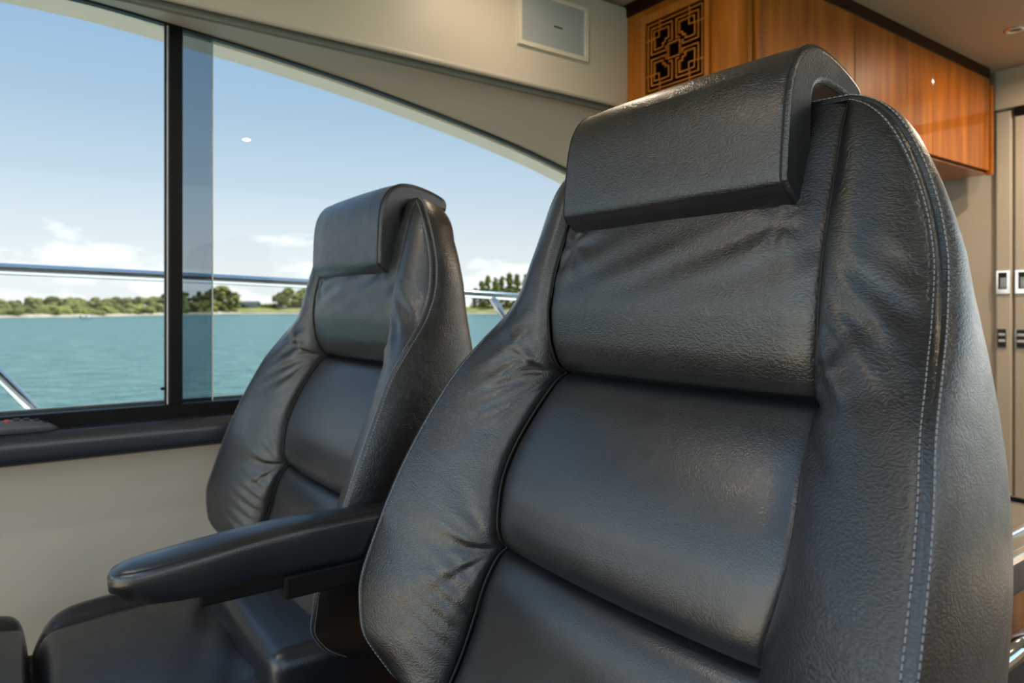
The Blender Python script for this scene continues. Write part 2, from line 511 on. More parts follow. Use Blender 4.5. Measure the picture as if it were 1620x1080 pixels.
# overhead panel (soffit) with its lower bead and blind slot
so = [(1.96, 1.08), (1.752, 1.062), (1.748, 1.05), (1.748, 0.722)]
for a in np.linspace(180, 330, 8):
    so.append((1.756 + 0.009 * math.cos(math.radians(a)), 0.716 + 0.009 * math.sin(math.radians(a))))
so += [(1.78, 0.725), (1.96, 0.76)]
lathe_profile_along_x('trim_2', so, X_FWD, 1.77, 'beige_panel', smooth=False, label='beige overhead side panel with rounded lower bead')
lathe_profile_along_x('trim_3', [(1.768, 0.726), (1.768, 0.712), (1.774, 0.712), (1.774, 0.700), (1.768, 0.698), (1.768, 0.692), (1.776, 0.690), (1.790, 0.694), (1.80, 0.71), (1.80, 0.726)],
                      X_FWD, 1.77, 'track_grey', smooth=False, label='grey blind track in the groove below the overhead panel')

# ------------------------------------------------------------------ sea, shore, side deck
def shore_y(x):   # waterline distance (camera-forward depth) depends on bearing: near on the left, far on the right
    return x
R_ = Vector((0.811, -0.585, 0)); F_ = Vector((0.585, 0.811, 0))
SEA_Z = -1.85                      # absolute: eye is 3.05 m above the water
def bearing_point(px, depth, z=0.0):
    """a point on the far shore by bearing (tangent units px/FPX) and forward distance"""
    u = (px - 810) / FPX
    p = F_ * depth + R_ * (u * depth)
    return Vector((p.x, p.y, z))
bm = bmesh.new()
vs = [bm.verts.new((sx * 3000, sy * 3000, SEA_Z)) for sx, sy in ((-1, -1), (1, -1), (1, 1), (-1, 1))]
bm.faces.new(vs)
tag(bm_obj('sea', bm, 'sea_water'), 'rippled teal sea between the boat and the shore', kind='structure')
tag(box_obj('side_deck', X_FWD - 1.0, 5.0, 2.05, 3.00, -0.72, -0.64, 'white_gelcoat', bevel=0.01), 'white side deck outside the cabin window', kind='structure')
tag(box_obj('hull', X_FWD - 1.0, 5.2, -2.0, 2.95, -2.9, -1.32, 'white_gelcoat', bevel=0.05), 'white hull below the cabin', kind='structure')

tag(box_obj('added_bounce_wall', 5.1, 5.2, -2.0, 2.4, -1.33, -0.15, 'white_gelcoat', bevel=0.02), 'unseen white wall added aft to hide the sea and bounce sunlight', kind='structure')  # added out of view: blocks the teal sea, throws sunlight into the cabin
SHD = pchip([-400, 0, 130, 260, 400, 600, 800, 1100], [195, 215, 235, 290, 360, 375, 350, 330])
def build_shore():
    pxs = np.linspace(-420, 1100, 160)
    rows = [(-3, -0.4), (0, 0.05), (5, 0.9), (14, 1.5), (40, 2.0), (200, 2.4)]
    vs, vs2 = [], []
    for px in pxs:
        D = float(SHD(px)) + 2.0 * math.sin(px * 0.09) + 1.3 * math.sin(px * 0.23 + 1)
        for dd, h in rows[:4]:
            p = bearing_point(px, D + dd, SEA_Z + h); vs.append(p)
        g = 0.5 + 0.5 * min(1, max(0, (px - 330) / 60))
        for dd, h in ((6 * (1.6 - g), 0.85), (16, 2.8 * g), (45, 3.6 * g), (200, 4.0 * g)):
            p = bearing_point(px, D + dd, SEA_Z + h); vs2.append(p)
    tag(obj('beach', vs, grid_faces(len(pxs), 4, True), 'sand', smooth=True), 'narrow sandy beach along the far waterline', kind='structure')
    tag(obj('bank', vs2, grid_faces(len(pxs), 4, True), 'grass_bank', smooth=True), 'sunlit grassy bank behind the beach', kind='structure')
build_shore()

def lump_mesh(lumps, seed=1, sub=1, jit=0.22):
    """joined leaf clumps: list of (centre, rx, ry, rz)"""
    rng = random.Random(seed)
    bm0 = bmesh.new(); bmesh.ops.create_icosphere(bm0, subdivisions=sub, radius=1.0)
    bv = [v.co.copy() for v in bm0.verts]; bf = [[v.index for v in f.verts] for f in bm0.faces]
    bm0.free()
    vs, fs = [], []
    for c, rx, ry, rz in lumps:
        o = len(vs); an = rng.uniform(0, 6.28); ca, sa = math.cos(an), math.sin(an)
        for v in bv:
            k = 1 + rng.uniform(-jit, jit)
            x, y, z = v.x * rx * k, v.y * ry * k, v.z * rz * k
            vs.append((c[0] + x * ca - y * sa, c[1] + x * sa + y * ca, c[2] + z))
        fs += [[i + o for i in f] for f in bf]
    return vs, fs

def scrub():
    rng = random.Random(7)
    top = pchip([-420, 0, 60, 150, 220, 262, 300, 330, 380, 420, 440, 560, 760, 1000],
                [5.5, 5.2, 5.8, 6.6, 7.2, 9.5, 11.5, 9.0, 6.0, 5.0, 5.5, 5.0, 5.0, 5.0])
    lumps = []
    for i in range(1500):
        px = rng.uniform(-420, 345) if i < 1150 else rng.uniform(345, 1000)
        D = float(SHD(px)); back = rng.random() ** 1.3 * 30
        H = float(top(px)) * (0.35 + 0.65 * min(1, back / 14)) * rng.uniform(0.75, 1.05)
        if px > 345: back += 10
        r = rng.uniform(0.9, 2.0)
        h = rng.uniform(0.15, 1.0) * H
        c = bearing_point(px, D + 6 + back, SEA_Z + 0.8 + max(0.3, h - r * 0.6))
        lumps.append(((c.x, c.y, c.z), r * 1.25, r * 1.25, r))
    vs, fs = lump_mesh(lumps, 3, 2, 0.20)
    o = obj('shore_scrub', vs, fs, 'scrub_green')
    tag(o, 'dense low green scrub covering the far shore', 'shrubs', kind='stuff')
scrub()

def broad_tree(px, back, h, w, label, mname, seed, group=None, n=60):
    rng = random.Random(seed)
    D = float(SHD(px)) + back
    b = bearing_point(px, D, SEA_Z + 1.6)
    root = empty('broad_tree', b)
    tag(root, label, 'tree', group)
    lumps = []
    for i in range(n):
        a = rng.uniform(0, 6.28); rr = math.sqrt(rng.random()) * w * 0.5
        zf = rng.uniform(0.12, 1.0)
        env = math.sin(min(1, max(0.05, (1.06 - zf) / 0.55)) * math.pi / 2)
        lumps.append(((math.cos(a) * rr * env, math.sin(a) * rr * env, zf * h * 0.93), *(rng.uniform(.05, .10) * w,) * 2, rng.uniform(.05, .09) * h))
    vs, fs = lump_mesh(lumps, seed, 2, 0.28)
    obj('crown', vs, fs, mname, root)
    vs = []; nn = 8
    for z, r in ((-1, .35), (h * .3, .25), (h * .75, .1)):
        for k in range(nn): vs.append((math.cos(k * 6.2832 / nn) * r, math.sin(k * 6.2832 / nn) * r, z))
    obj('trunk', vs, [(i * nn + k, i * nn + (k + 1) % nn, (i + 1) * nn + (k + 1) % nn, (i + 1) * nn + k) for i in range(2) for k in range(nn)], 'bark', root)
    return root
broad_tree(350, 18, 13.0, 19, 'rounded olive-green tree beside the tinted glass strip', 'leaf_green', 11, n=150)
broad_tree(455, 22, 13.0, 15, 'pale green tree close to the headrest of the far helm seat', 'conifer_green', 12, n=130)
broad_tree(486, 26, 13.5, 16, 'green tree partly hidden by the far helm seat', 'conifer_green', 13, n=130)

def conifer(px, back, h, w, seed, label, group):
    rng = random.Random(seed)
    D = float(SHD(px)) + back
    b = bearing_point(px, D, SEA_Z + 1.8)
    root = tag(empty('pine_tree', b), label, 'tree', group)
    lumps = []
    for i in range(75):
        zf = rng.uniform(0.10, 1.0); env = (1 - zf) ** 0.55 * 0.5 * w + 0.25
        a = rng.uniform(0, 6.28); rr = math.sqrt(rng.random()) * env
        lumps.append(((math.cos(a) * rr, math.sin(a) * rr, zf * h), *(0.12 * w * rng.uniform(.7, 1.3) + .2,) * 2, h * rng.uniform(.03, .06)))
    vs, fs = lump_mesh(lumps, seed, 1, 0.3)
    obj('crown', vs, fs, 'conifer_green', root)
    vs = []; nn = 7
    for z, r in ((-1, .4), (h * .5, .25), (h * .97, .06)):
        for k in range(nn): vs.append((math.cos(k * 6.2832 / nn) * r, math.sin(k * 6.2832 / nn) * r, z))
    obj('trunk', vs, [(i * nn + k, i * nn + (k + 1) % nn, (i + 1) * nn + (k + 1) % nn, (i + 1) * nn + k) for i in range(2) for k in range(nn)], 'bark', root)
for i, (px, hh, ww, lab) in enumerate((
        (752, 12.0, 6.0, 'shortest pine at the edge of the grove, right behind the far seat'),
        (762, 15.5, 6.0, 'second pine of the grove from the far helm seat'),
        (772, 18.5, 6.5, 'tall pointed pine in the left half of the grove'),
        (784, 17.5, 7.0, 'middle pine of the grove between the two helm seats'),
        (795, 18.0, 7.0, 'bushy pine right of the middle of the grove'),
        (806, 20.0, 7.0, 'tallest pine of the grove, close to the near helm seat'),
        (818, 18.5, 7.0, 'pine of the grove touching the edge of the near helm seat'),
        (832, 19.0, 7.0, 'pine of the grove mostly hidden by the near helm seat'))):
    conifer(px, 20 + (i % 3) * 4, hh, ww, 40 + i, lab, 'pine grove between the helm seats')

# small house by the trees
hb = bearing_point(397, float(SHD(397)) + 26, SEA_Z + 3.0)
hs = tag(empty('shore_house', hb, -0.62), 'small pale house with dark roof on the far shore', 'house')
bm = bmesh.new(); add_box(bm, -4.2, 4.2, -3, 3, -0.8, 2.6); bm_obj('wall', bm, 'house_wall', hs)
obj('roof', [(-5.2, -3.4, 2.5), (5.0, -3.4, 2.5), (5.0, 3.4, 2.5), (-5.2, 3.4, 2.5), (-4.6, 0, 3.9), (4.4, 0, 3.9)],
    [(0, 1, 5, 4), (2, 3, 4, 5), (1, 2, 5), (3, 0, 4), (3, 2, 1, 0)], 'roof_dark', hs)
bm = bmesh.new(); add_box(bm, -4.3, -2.2, -3.05, -2.9, 0.2, 2.2); bm_obj('window', bm, 'roof_dark', hs)
# moored motor boat
bp = bearing_point(138, float(SHD(138)) - 45, SEA_Z)
mb = tag(empty('moored_boat', bp, -0.5), 'tiny white motor boat moored off the beach', 'boat')
hv, hf = [], []
for i, (x, w, zt) in enumerate(((-1.6, .55, .50), (-.5, .62, .5), (.7, .55, .56), (1.5, .25, .66), (1.8, .03, .72))):
    hv += [(x, -w, zt), (x, -w * .6, -.1), (x, w * .6, -.1), (x, w, zt)]
for i in range(4):
    for k in range(3): hf.append((i * 4 + k, (i + 1) * 4 + k, (i + 1) * 4 + k + 1, i * 4 + k + 1))
    hf.append((i * 4 + 3, (i + 1) * 4 + 3, (i + 1) * 4, i * 4))
hf.append((0, 1, 2, 3))
obj('hull', hv, hf, 'white_gelcoat', mb)
bm = bmesh.new(); add_box(bm, -.4, .5, -.4, .4, .5, 1.0, .06); bm_obj('cabin', bm, 'white_gelcoat', mb)
bm = bmesh.new(); add_box(bm, -1.9, -1.6, -.18, .18, .2, .95, .05); bm_obj('outboard_motor', bm, 'black_plastic', mb)

# stainless guard rail outside
gr = tag(empty('guard_rail', (0.6, 2.70, EZ - 0.64)), 'polished stainless guard rail along the side deck outside the window', 'rail')
RZ = pchip([-3.1, -0.032, 0.956, 1.765, 3.6, 5.0], [0.180, 0.123, 0.0955, 0.0624, -0.024, -0.10])
tube('top_rail', [(x, 2.70, float(RZ(x))) for x in np.linspace(-2.9, 4.9, 30)], 0.0186, 'steel', gr, n=24)
for x0 in (-2.3, -0.294, 1.824, 3.9):
    z0 = float(RZ(x0)); ln = z0 + 0.645
    tube('stanchion', [(x0, 2.70, z0), (x0 + ln * 0.76, 2.72, -0.645)], 0.0174, 'steel', gr, n=20)

# ------------------------------------------------------------------ helm chair
CH_X, CH_Y = 0.45, 0.59           # base of the near chair on the floor

J1, J2, ZT, ZB = -0.097, -0.340, 0.222, -0.62
yin_f = pchip([ZT, 0.15, 0.0, J1, -0.235, J2, -0.45, ZB], [0.205, 0.208, 0.213, 0.208, 0.226, 0.212, 0.222, 0.232])
XS_HEAD = pchip([0.222, 0.19, 0.14, 0.09, 0.035, -0.01, -0.045, -0.075, -0.090, -0.097], [0.715, 0.700, 0.682, 0.664, 0.648, 0.642, 0.643, 0.651, 0.662, 0.678])
XS_MID = pchip([-0.097, -0.104, -0.122, -0.165, -0.22, -0.27, -0.310, -0.332, -0.340], [0.678, 0.660, 0.641, 0.609, 0.579, 0.560, 0.552, 0.558, 0.572])
XS_LOW = pchip([-0.340, -0.346, -0.36, -0.39, -0.43, -0.48, -0.53, -0.575, -0.60, -0.62], [0.570, 0.556, 0.543, 0.528, 0.516, 0.497, 0.470, 0.437, 0.417, 0.405])
def Xs(z):
    z = np.asarray(z, float)
    return np.where(z > J1, XS_HEAD(z), np.where(z > J2, XS_MID(z), XS_LOW(z)))
yo_f = pchip([0.222, 0.216, 0.205, 0.18, 0.14, 0.10, 0.05, 0.0, -0.055, -0.10, -0.152, -0.21, -0.265, -0.346, -0.413, -0.46, -0.51, -0.56, -0.60],
             [0.206, 0.222, 0.240, 0.263, 0.283, 0.297, 0.310, 0.321, 0.338, 0.350, 0.362, 0.371, 0.376, 0.378, 0.370, 0.355, 0.325, 0.285, 0.240])
xo_f = pchip([0.222, 0.205, 0.18, 0.14, 0.10, 0.05, 0.0, -0.055, -0.10, -0.152, -0.21, -0.265, -0.346, -0.413, -0.46, -0.51, -0.56, -0.60],
             [0.715, 0.708, 0.702, 0.699, 0.695, 0.683, 0.657, 0.606, 0.566, 0.533, 0.500, 0.472, 0.436, 0.411, 0.408, 0.432, 0.480, 0.53])

XSM = pchip([0.222, 0.14, 0.035, -0.02, -0.097, -0.165, -0.22, -0.27, -0.34, -0.39, -0.48, -0.575, -0.62],
            [0.715, 0.682, 0.648, 0.643, 0.640, 0.609, 0.579, 0.561, 0.546, 0.528, 0.497, 0.437, 0.405])
def folds(d, z, zj, k, ph, amp, R):
    """gathers that radiate from a seam junction at (0, zj)"""
    dz = z - zj
    r = np.sqrt(d * d + dz * dz) + 1e-5
    th = np.arctan2(dz, d + 1e-4)
    return amp * np.exp(-(r / R) ** 1.5) * np.clip(r / 0.012, 0, 1) * np.cos(k * th + ph)

def bolster_pt(v, z, side):
    """v 0..1 from the inner seam to the outer piped edge; returns x,y (arrays)"""
    xi, yi = XSM(z), yin_f(z)
    dip = Xs(z) - xi
    xo, yo = xo_f(z), yo_f(z)
    dx, dy = xo - xi, yo - yi
    w = np.sqrt(dx * dx + dy * dy) + 1e-6
    nx, ny = -dy / w, dx / w                 # towards -x (forward) and inboard
    s = v * w
    bulge = 0.020 * np.minimum(1, w / 0.10) * (np.sin(np.pi * np.clip(v, 0, 1) ** 0.85)) ** 0.8
    groove = -0.006 * np.exp(-(s / 0.006) ** 2) * np.minimum(1, w / 0.04)
    e = w - s
    lip = 0.0010 * np.exp(-((e - 0.0045) / 0.003) ** 2) - 0.0035 * np.exp(-(e / 0.0022) ** 2) - 0.0009 * np.exp(-((e - 0.0085) / 0.002) ** 2)
    lip = lip * np.minimum(1, w / 0.04)
    env = np.clip(v * 6, 0, 1) * np.clip((1 - v) * 5, 0, 1)
    f = folds(s, z, J1, 7, 0.6 if side > 0 else 1.5, 0.0026, 0.085) + folds(s, z, J1, 15, 1.6 if side > 0 else 0.5, 0.0012, 0.07)
    f = f + folds(s, z, J2, 7, 2.6, 0.0024, 0.085) + folds(s, z, J2, 15, 1.0, 0.0010, 0.08)
    f = f + 0.0022 * np.sin((z * 1.0 + s * (0.55 if side > 0 else 0.8)) * 2 * math.pi / 0.036) * np.exp(-((z - (-0.02 if side < 0 else -0.09)) / 0.06) ** 2) * np.exp(-((s - 0.05) / 0.045) ** 2)
    f = f + 0.0012 * np.sin((z * 0.9 - s * 0.5) * 2 * math.pi / 0.021 + 1) * np.exp(-((z + 0.40) / 0.09) ** 2) * np.exp(-((s - 0.03) / 0.05) ** 2)
    h = bulge + groove + lip + f * env
    return xi + dx * v + nx * h + dip * np.exp(-(s / 0.022)) * (1 - v), (yi + dy * v + ny * h) * side

def panel_pt(a, z, ztop, zbot, fold=False):
    """a -1..1 across the centre panel"""
    yi = yin_f(z)
    y = a * yi
    e = (1 - np.abs(a)) * yi
    x = Xs(z) + 0.005 * np.exp(-(e / 0.006) ** 2) - 0.010 * (1 - a * a) + 0.004 * np.exp(-(e / 0.02) ** 2)
    if fold:
        for ya, za, ph, k in ((0.172, 0.090, 0.4, 6), (-0.160, 0.090, 1.1, 5)):
            dy, dz = (y - ya) * (-1 if ya > 0 else 1), z - za
            r = np.sqrt(dy * dy + dz * dz) + 1e-5
            th = np.arctan2(dz, dy)
            x = x + (0.0028 if ya > 0 else 0.0014) * np.exp(-(r / 0.05) ** 1.4) * np.clip(r / 0.015, 0, 1) * np.cos(k * th + ph)
        x = x - 0.0015 * np.sin((z + 0.35 * y) * 2 * math.pi / 0.05) * np.exp(-((z - 0.06) / 0.035) ** 2)
    return x, y

def chair_mesh(name, fn_pts, nu, nv, material, parent, flip=False):
    return obj(name, fn_pts, grid_faces(nu, nv, flip), material, parent, True)

def to_local(x, y, z):
    return np.stack([x - CH_X, y, z + EZ], -1).reshape(-1, 3)

def e_outline(n_side=130, n_top=50):
    zs = ZT + (-0.60 - ZT) * np.linspace(0, 1, n_side) ** 1.25
    pts = []
    for z in zs[::-1]: pts.append((float(xo_f(z)), -float(yo_f(z)), float(z)))
    for a in np.linspace(-1, 1, n_top)[1:-1]:
        pts.append((0.715 - 0.010 * (1 - a * a), a * 0.206, 0.222 + 0.004 * (1 - a * a)))
    for z in zs: pts.append((float(xo_f(z)), float(yo_f(z)), float(z)))
    return np.array(pts)

def shell_rows():
    E = e_outline()
    cz = -0.15
    n = len(E)
    T = np.gradient(E[:, 1:], axis=0)
    # tangent in the y,z plane, averaged over a few samples so the outward direction turns smoothly
    ker = np.ones(9) / 9
    T = np.stack([np.convolve(np.pad(T[:, k], 4, mode='edge'), ker, 'valid') for k in (0, 1)], 1)
    T /= np.linalg.norm(T, axis=1)[:, None] + 1e-9
    N = np.stack([-T[:, 1], T[:, 0]], 1)                   # outward for this winding
    yb = np.where(np.abs(E[:, 1]) > 0, E[:, 1], 0)
    B = E.copy()
    depth_y = np.interp(E[:, 2], [-0.6, -0.35, -0.1, 0.05, 0.222], [0.90, 0.885, 0.93, 0.95, 0.93])
    B[:, 1] = E[:, 1] * depth_y
    B[:, 2] = np.minimum(E[:, 2], 0.222) - np.interp(E[:, 2], [-0.6, 0.05, 0.222], [0.0, 0.0, 0.028])
    B[:, 0] = np.interp(E[:, 2], [-0.6, -0.3, 0.0, 0.15, 0.222], [0.735, 0.745, 0.752, 0.760, 0.778])
    rows = []
    for w in np.concatenate([[0, 0.006, 0.014, 0.022, 0.032, 0.045, 0.07], np.linspace(0.1, 1.0, 20)]):
        P0 = E; P3 = B
        L = np.abs(B[:, 0] - E[:, 0])[:, None]
        P1 = E.copy(); P1[:, 1:] += N * 0.014; P1[:, 0] += 0.10 * L[:, 0]
        P2 = B.copy(); P2[:, 1:] += N * np.minimum(0.026, 0.26 * L); P2[:, 0] -= 0.05 * L[:, 0]
        Q = (1 - w)**3 * P0 + 3 * (1 - w)**2 * w * P1 + 3 * (1 - w) * w * w * P2 + w**3 * P3
        # piped groove right at the edge
        dist = w * L[:, 0] * 1.1
        g = -0.0030 * np.exp(-(dist / 0.0025) ** 2) + 0.0008 * np.exp(-((dist - 0.005) / 0.003) ** 2)
        Q[:, 1:] += N * g[:, None]
        rows.append(Q)
    # back cap
    cen = np.array([0.0, 0.0, -0.15])
    for k, dx in ((0.90, 0.012), (0.7, 0.022), (0.4, 0.030), (0.1, 0.033)):
        Q = B.copy()
        Q[:, 1] = B[:, 1] * k
        Q[:, 2] = cz + (B[:, 2] - cz) * (0.35 + 0.65 * k) if k > 0.5 else cz + (B[:, 2] - cz) * (0.35 + 0.65 * k)
        Q[:, 0] = B[:, 0] + dx
        rows.append(Q)
    return E, N, rows

def stitches(name, path, normal_out, parent, material='thread', pitch=0.0058, ln=0.0040, r=0.00065):
    """tiny thread bars along a polyline (local coords)"""
    path = np.asarray(path); seg = np.linalg.norm(np.diff(path, axis=0), axis=1)
    s = np.concatenate([[0], np.cumsum(seg)])
    vs, fs = [], []
    t = pitch
    while t < s[-1] - pitch:
        a = np.array([np.interp(t - ln / 2, s, path[:, k]) for k in range(3)])
        b = np.array([np.interp(t + ln / 2, s, path[:, k]) for k in range(3)])
        no = np.array([np.interp(t, s, normal_out[:, k]) for k in range(3)]); no /= np.linalg.norm(no) + 1e-9
        d = (b - a); d /= np.linalg.norm(d) + 1e-9
        sd = np.cross(d, no); o = len(vs)
        for p in (a, b):
            for x, y in ((-1, -0.6), (1, -0.6), (0.6, 1), (-0.6, 1)):
                vs.append(p + sd * r * x + no * r * y)
        fs += [(o, o + 1, o + 5, o + 4), (o + 1, o + 2, o + 6, o + 5), (o + 2, o + 3, o + 7, o + 6), (o + 3, o, o + 4, o + 7), (o + 3, o + 2, o + 1, o), (o + 4, o + 5, o + 6, o + 7)]
        t += pitch
    return vs, fs

def build_chair():
    root = empty('helm_chair', (CH_X, CH_Y, 0))
    E, N, rows = shell_rows()
    V = np.concatenate([r for r in rows]); nE = len(E)
    shell = obj('backrest', to_local(V[:, 0], V[:, 1], V[:, 2]), grid_faces(len(rows), nE), 'black_leather', root, True)
    # centre panels
    for nm, zt, zb, nz, fold, m in (('upper_panel', ZT, J1, 110, True, 'black_leather'), ('middle_panel', J1, J2, 80, False, 'smooth_leather'),
                                    ('lower_panel', J2, ZB, 80, False, 'smooth_leather')):
        zz = zt + (zb - zt) * cspace(nz); aa = -np.cos(np.linspace(0, math.pi, 90))
        Z, A = np.meshgrid(zz, aa, indexing='ij')
        x, y = panel_pt(A, Z, zt, zb, fold)
        chair_mesh(nm, to_local(x, y, Z), nz, 90, m, shell)
    # side bolsters
    rowsL = []
    for side in (-1, 1):
        t = np.linspace(0, 1, 260)
        zz = ZT + (-0.60 - ZT) * t ** 1.15
        vv = cspace(60)
        Z, Vv = np.meshgrid(zz, vv, indexing='ij')
        x, y = bolster_pt(Vv, Z, side)
        o = chair_mesh('side_bolster', to_local(x, y, Z), 260, 60, 'black_leather', shell, flip=(side < 0))
        # stitch row on the bolster
        zz = ZT + (-0.585 - ZT) * np.linspace(0.0, 1, 240) ** 1.15
        for inset in (0.0065, ):
            w = np.sqrt((xo_f(zz) - XSM(zz))**2 + (yo_f(zz) - yin_f(zz))**2)
            v = 1 - np.minimum(inset / np.maximum(w, 1e-4), 0.9)
            x, y = bolster_pt(v, zz, side)
            dx, dy = xo_f(zz) - XSM(zz), yo_f(zz) - yin_f(zz)
            nrm = np.stack([-dy / w, dx / w * side, 0 * w], 1)
            pl = to_local(x, y, zz) + nrm * 0.0004
            rowsL.append((pl, nrm))
        # black tube standing in for the shade deep in the inner seam crease
        zz = ZT - 0.004 + (-0.60 - ZT) * np.linspace(0, 1, 170)
        pts = np.stack([Xs(zz) + 0.0035, side * yin_f(zz), zz], 1)
        o = tube('seam_shade', [(p[0] - CH_X, p[1], p[2] + EZ) for p in pts], 0.0021, 'crease_black', None, n=6, z_rel=False)
        o.parent = shell
    # stitch row on the shell side of the seam
    for wi in (0.04,):
        L = np.abs(rows[-5][:, 0] - E[:, 0])
        # pick points about 9 mm behind the edge
        Q = np.zeros_like(E)
        stack = np.stack(rows[:27]); 
        dist = np.concatenate([[np.zeros(nE)], np.cumsum(np.linalg.norm(np.diff(stack, axis=0), axis=2), axis=0)])
        for i in range(nE):
            for k in range(3): Q[i, k] = np.interp(0.0065, dist[:, i], stack[:, i, k])
        nrm = np.concatenate([np.full((nE, 1), -0.25), N], 1)
        rowsL.append((to_local(Q[:, 0], Q[:, 1], Q[:, 2]) + nrm * 0.0004, nrm))
    vs, fs = [], []
    for pl, nrm in rowsL:
        a, b = stitches('st', pl, nrm, None)
        fs += [tuple(i + len(vs) for i in f) for f in b]; vs += list(a)
    tag(obj('stitching', vs, fs, 'thread', shell), kind='stuff')

    # headrest: padded hook over the top of the backrest
    prof = np.array([(0.6415, 0.128), (0.645, 0.17), (0.651, 0.215), (0.661, 0.245), (0.678, 0.266), (0.700, 0.276), (0.728, 0.275), (0.762, 0.265),
                     (0.790, 0.252), (0.800, 0.243), (0.801, 0.230), (0.794, 0.222), (0.760, 0.231), (0.728, 0.236), (0.708, 0.232), (0.699, 0.218),
                     (0.697, 0.18), (0.695, 0.13), (0.690, 0.105), (0.680, 0.098), (0.668, 0.0995), (0.655, 0.108), (0.646, 0.117)])
    # resample as closed Catmull-Rom
    def cr(P, m=5):
        out = []
        n = len(P)
        for i in range(n):
            p0, p1, p2, p3 = P[i - 1], P[i], P[(i + 1) % n], P[(i + 2) % n]
            for t in np.arange(m) / m:
                out.append(0.5 * ((2 * p1) + (-p0 + p2) * t + (2 * p0 - 5 * p1 + 4 * p2 - p3) * t * t + (-p0 + 3 * p1 - 3 * p2 + p3) * t**3))
        return np.array(out)
    prof[:, 1] += 0.009
    pr = cr(prof)
    tg = np.roll(pr, -1, 0) - np.roll(pr, 1, 0)
    tg /= np.linalg.norm(tg, axis=1)[:, None]
    nin = np.stack([tg[:, 1], -tg[:, 0]], 1)         # inward for this winding
    if np.mean(np.sum((pr - pr.mean(0)) * nin, 1)) > 0: nin = -nin
    HW = 0.177
    ys, ins = [], []
    for t in np.linspace(0, 1, 6):
        ys.append(-HW + 0.008 * (1 - math.cos(t * math.pi / 2))); ins.append(0.008 * (1 - math.sin(t * math.pi / 2)))
    ys += list(np.linspace(-HW + 0.02, HW - 0.02, 14)); ins += [-0.003 * math.sin(math.pi * i / 13) ** 0.5 for i in range(14)]
    for t in np.linspace(1, 0, 6):
        ys.append(HW - 0.008 * (1 - math.cos(t * math.pi / 2))); ins.append(0.008 * (1 - math.sin(t * math.pi / 2)))
    m = len(pr); vs = []
    for y, q in zip(ys, ins):
        P = pr + nin * q
        for p in P: vs.append((p[0] - CH_X, y, p[1] + EZ))
    fs = []
    for i in range(len(ys) - 1):
        for k in range(m):
            a = i * m + k; b = i * m + (k + 1) % m
            fs.append((a, b, b + m, a + m))
    head = obj('headrest', vs, fs, 'black_leather', root, True)
    me = head.data
    bmh = bmesh.new(); bmh.from_mesh(me); bmesh.ops.recalc_face_normals(bmh, faces=bmh.faces)
    bmh.to_mesh(me); bmh.free()
    for s in (-1, 1):
        P = pr + nin * 0.0075
        bm = bmesh.new()
        vv = [bm.verts.new((p[0] - CH_X, s * (HW + 0.0002), p[1] + EZ)) for p in P]
        f = bm.faces.new(vv)
        bmesh.ops.triangulate(bm, faces=[f])
        g = bm_obj('end_gusset', bm, 'smooth_leather', head)
        if s < 0:
            for p_ in g.data.polygons: pass
        pts = [(p[0], s * (HW - 0.004) , p[1]) for p in pr + nin * 0.0012]
        tube('piping', [(p[0] - CH_X, p[1], p[2] + EZ) for p in pts], 0.0014, 'crease_black', head, n=6, closed=True, z_rel=False)
        # the tube helper subtracts the chair's position; the points above are already local
        head.children[-1].data.transform(Matrix.Translation(org(root)))
    # seat cushion
    def cushion(name, x0, x1, hw, ztop, thick, crown, side_rise, m, seed, wr=0.0):
        nx_, ny_ = 70, 70
        vs = []
        for a in np.linspace(-1, 1, nx_):
            for b in np.linspace(-1, 1, ny_):
                r = (abs(a) ** 6 + abs(b) ** 6) ** (1 / 6)
                z = ztop + crown * (1 - a * a) + side_rise * np.clip((abs(b) - 0.70) / 0.2, 0, 1) * (1 - np.clip((abs(b) - 0.9) / 0.1, 0, 1) * 0.3)
                z -= 0.006 * math.exp(-((abs(b) - 0.70) / 0.025) ** 2)
                z -= thick * 0.5 * np.clip(((abs(a) ** 8 + abs(b) ** 8) ** 0.125 - 0.80) / 0.20, 0, 1.4) ** 2.6
                z += wr * math.sin(9 * a + 5 * b) * math.exp(-((a - 0.6) / 0.4) ** 2) + wr * 0.7 * math.sin(16 * a - 9 * b + 1) * math.exp(-((a - 0.5) / 0.4) ** 2)
                vs.append(((x0 + x1) / 2 + a * (x1 - x0) / 2 - CH_X, b * hw * (1 - 0.03 * (1 - a * a) * 0), z + EZ))
        fs = grid_faces(nx_, ny_, True)
        o0 = len(vs)
        ring = [i * ny_ for i in range(nx_)] + [(nx_ - 1) * ny_ + j for j in range(1, ny_)] + [i * ny_ + ny_ - 1 for i in range(nx_ - 2, -1, -1)] + [j for j in range(ny_ - 2, 0, -1)]
        for i in ring:
            x, y, z = vs[i]; vs.append((x * 1.0, y * 0.985, ztop + EZ - thick))
        R = len(ring)
        for k in range(R): fs.append((ring[k], ring[(k + 1) % R], o0 + (k + 1) % R, o0 + k))
        fs.append(tuple(o0 + k for k in range(R))[::-1])
        return obj(name, vs, fs, m, root, True)
    cushion('seat_cushion', 0.095, 0.52, 0.315, -0.612, 0.13, 0.014, 0.022, 'smooth_leather', 3, 0.004)
    cushion('thigh_bolster', -0.075, 0.096, 0.315, -0.600, 0.15, 0.016, 0.012, 'smooth_leather', 4)
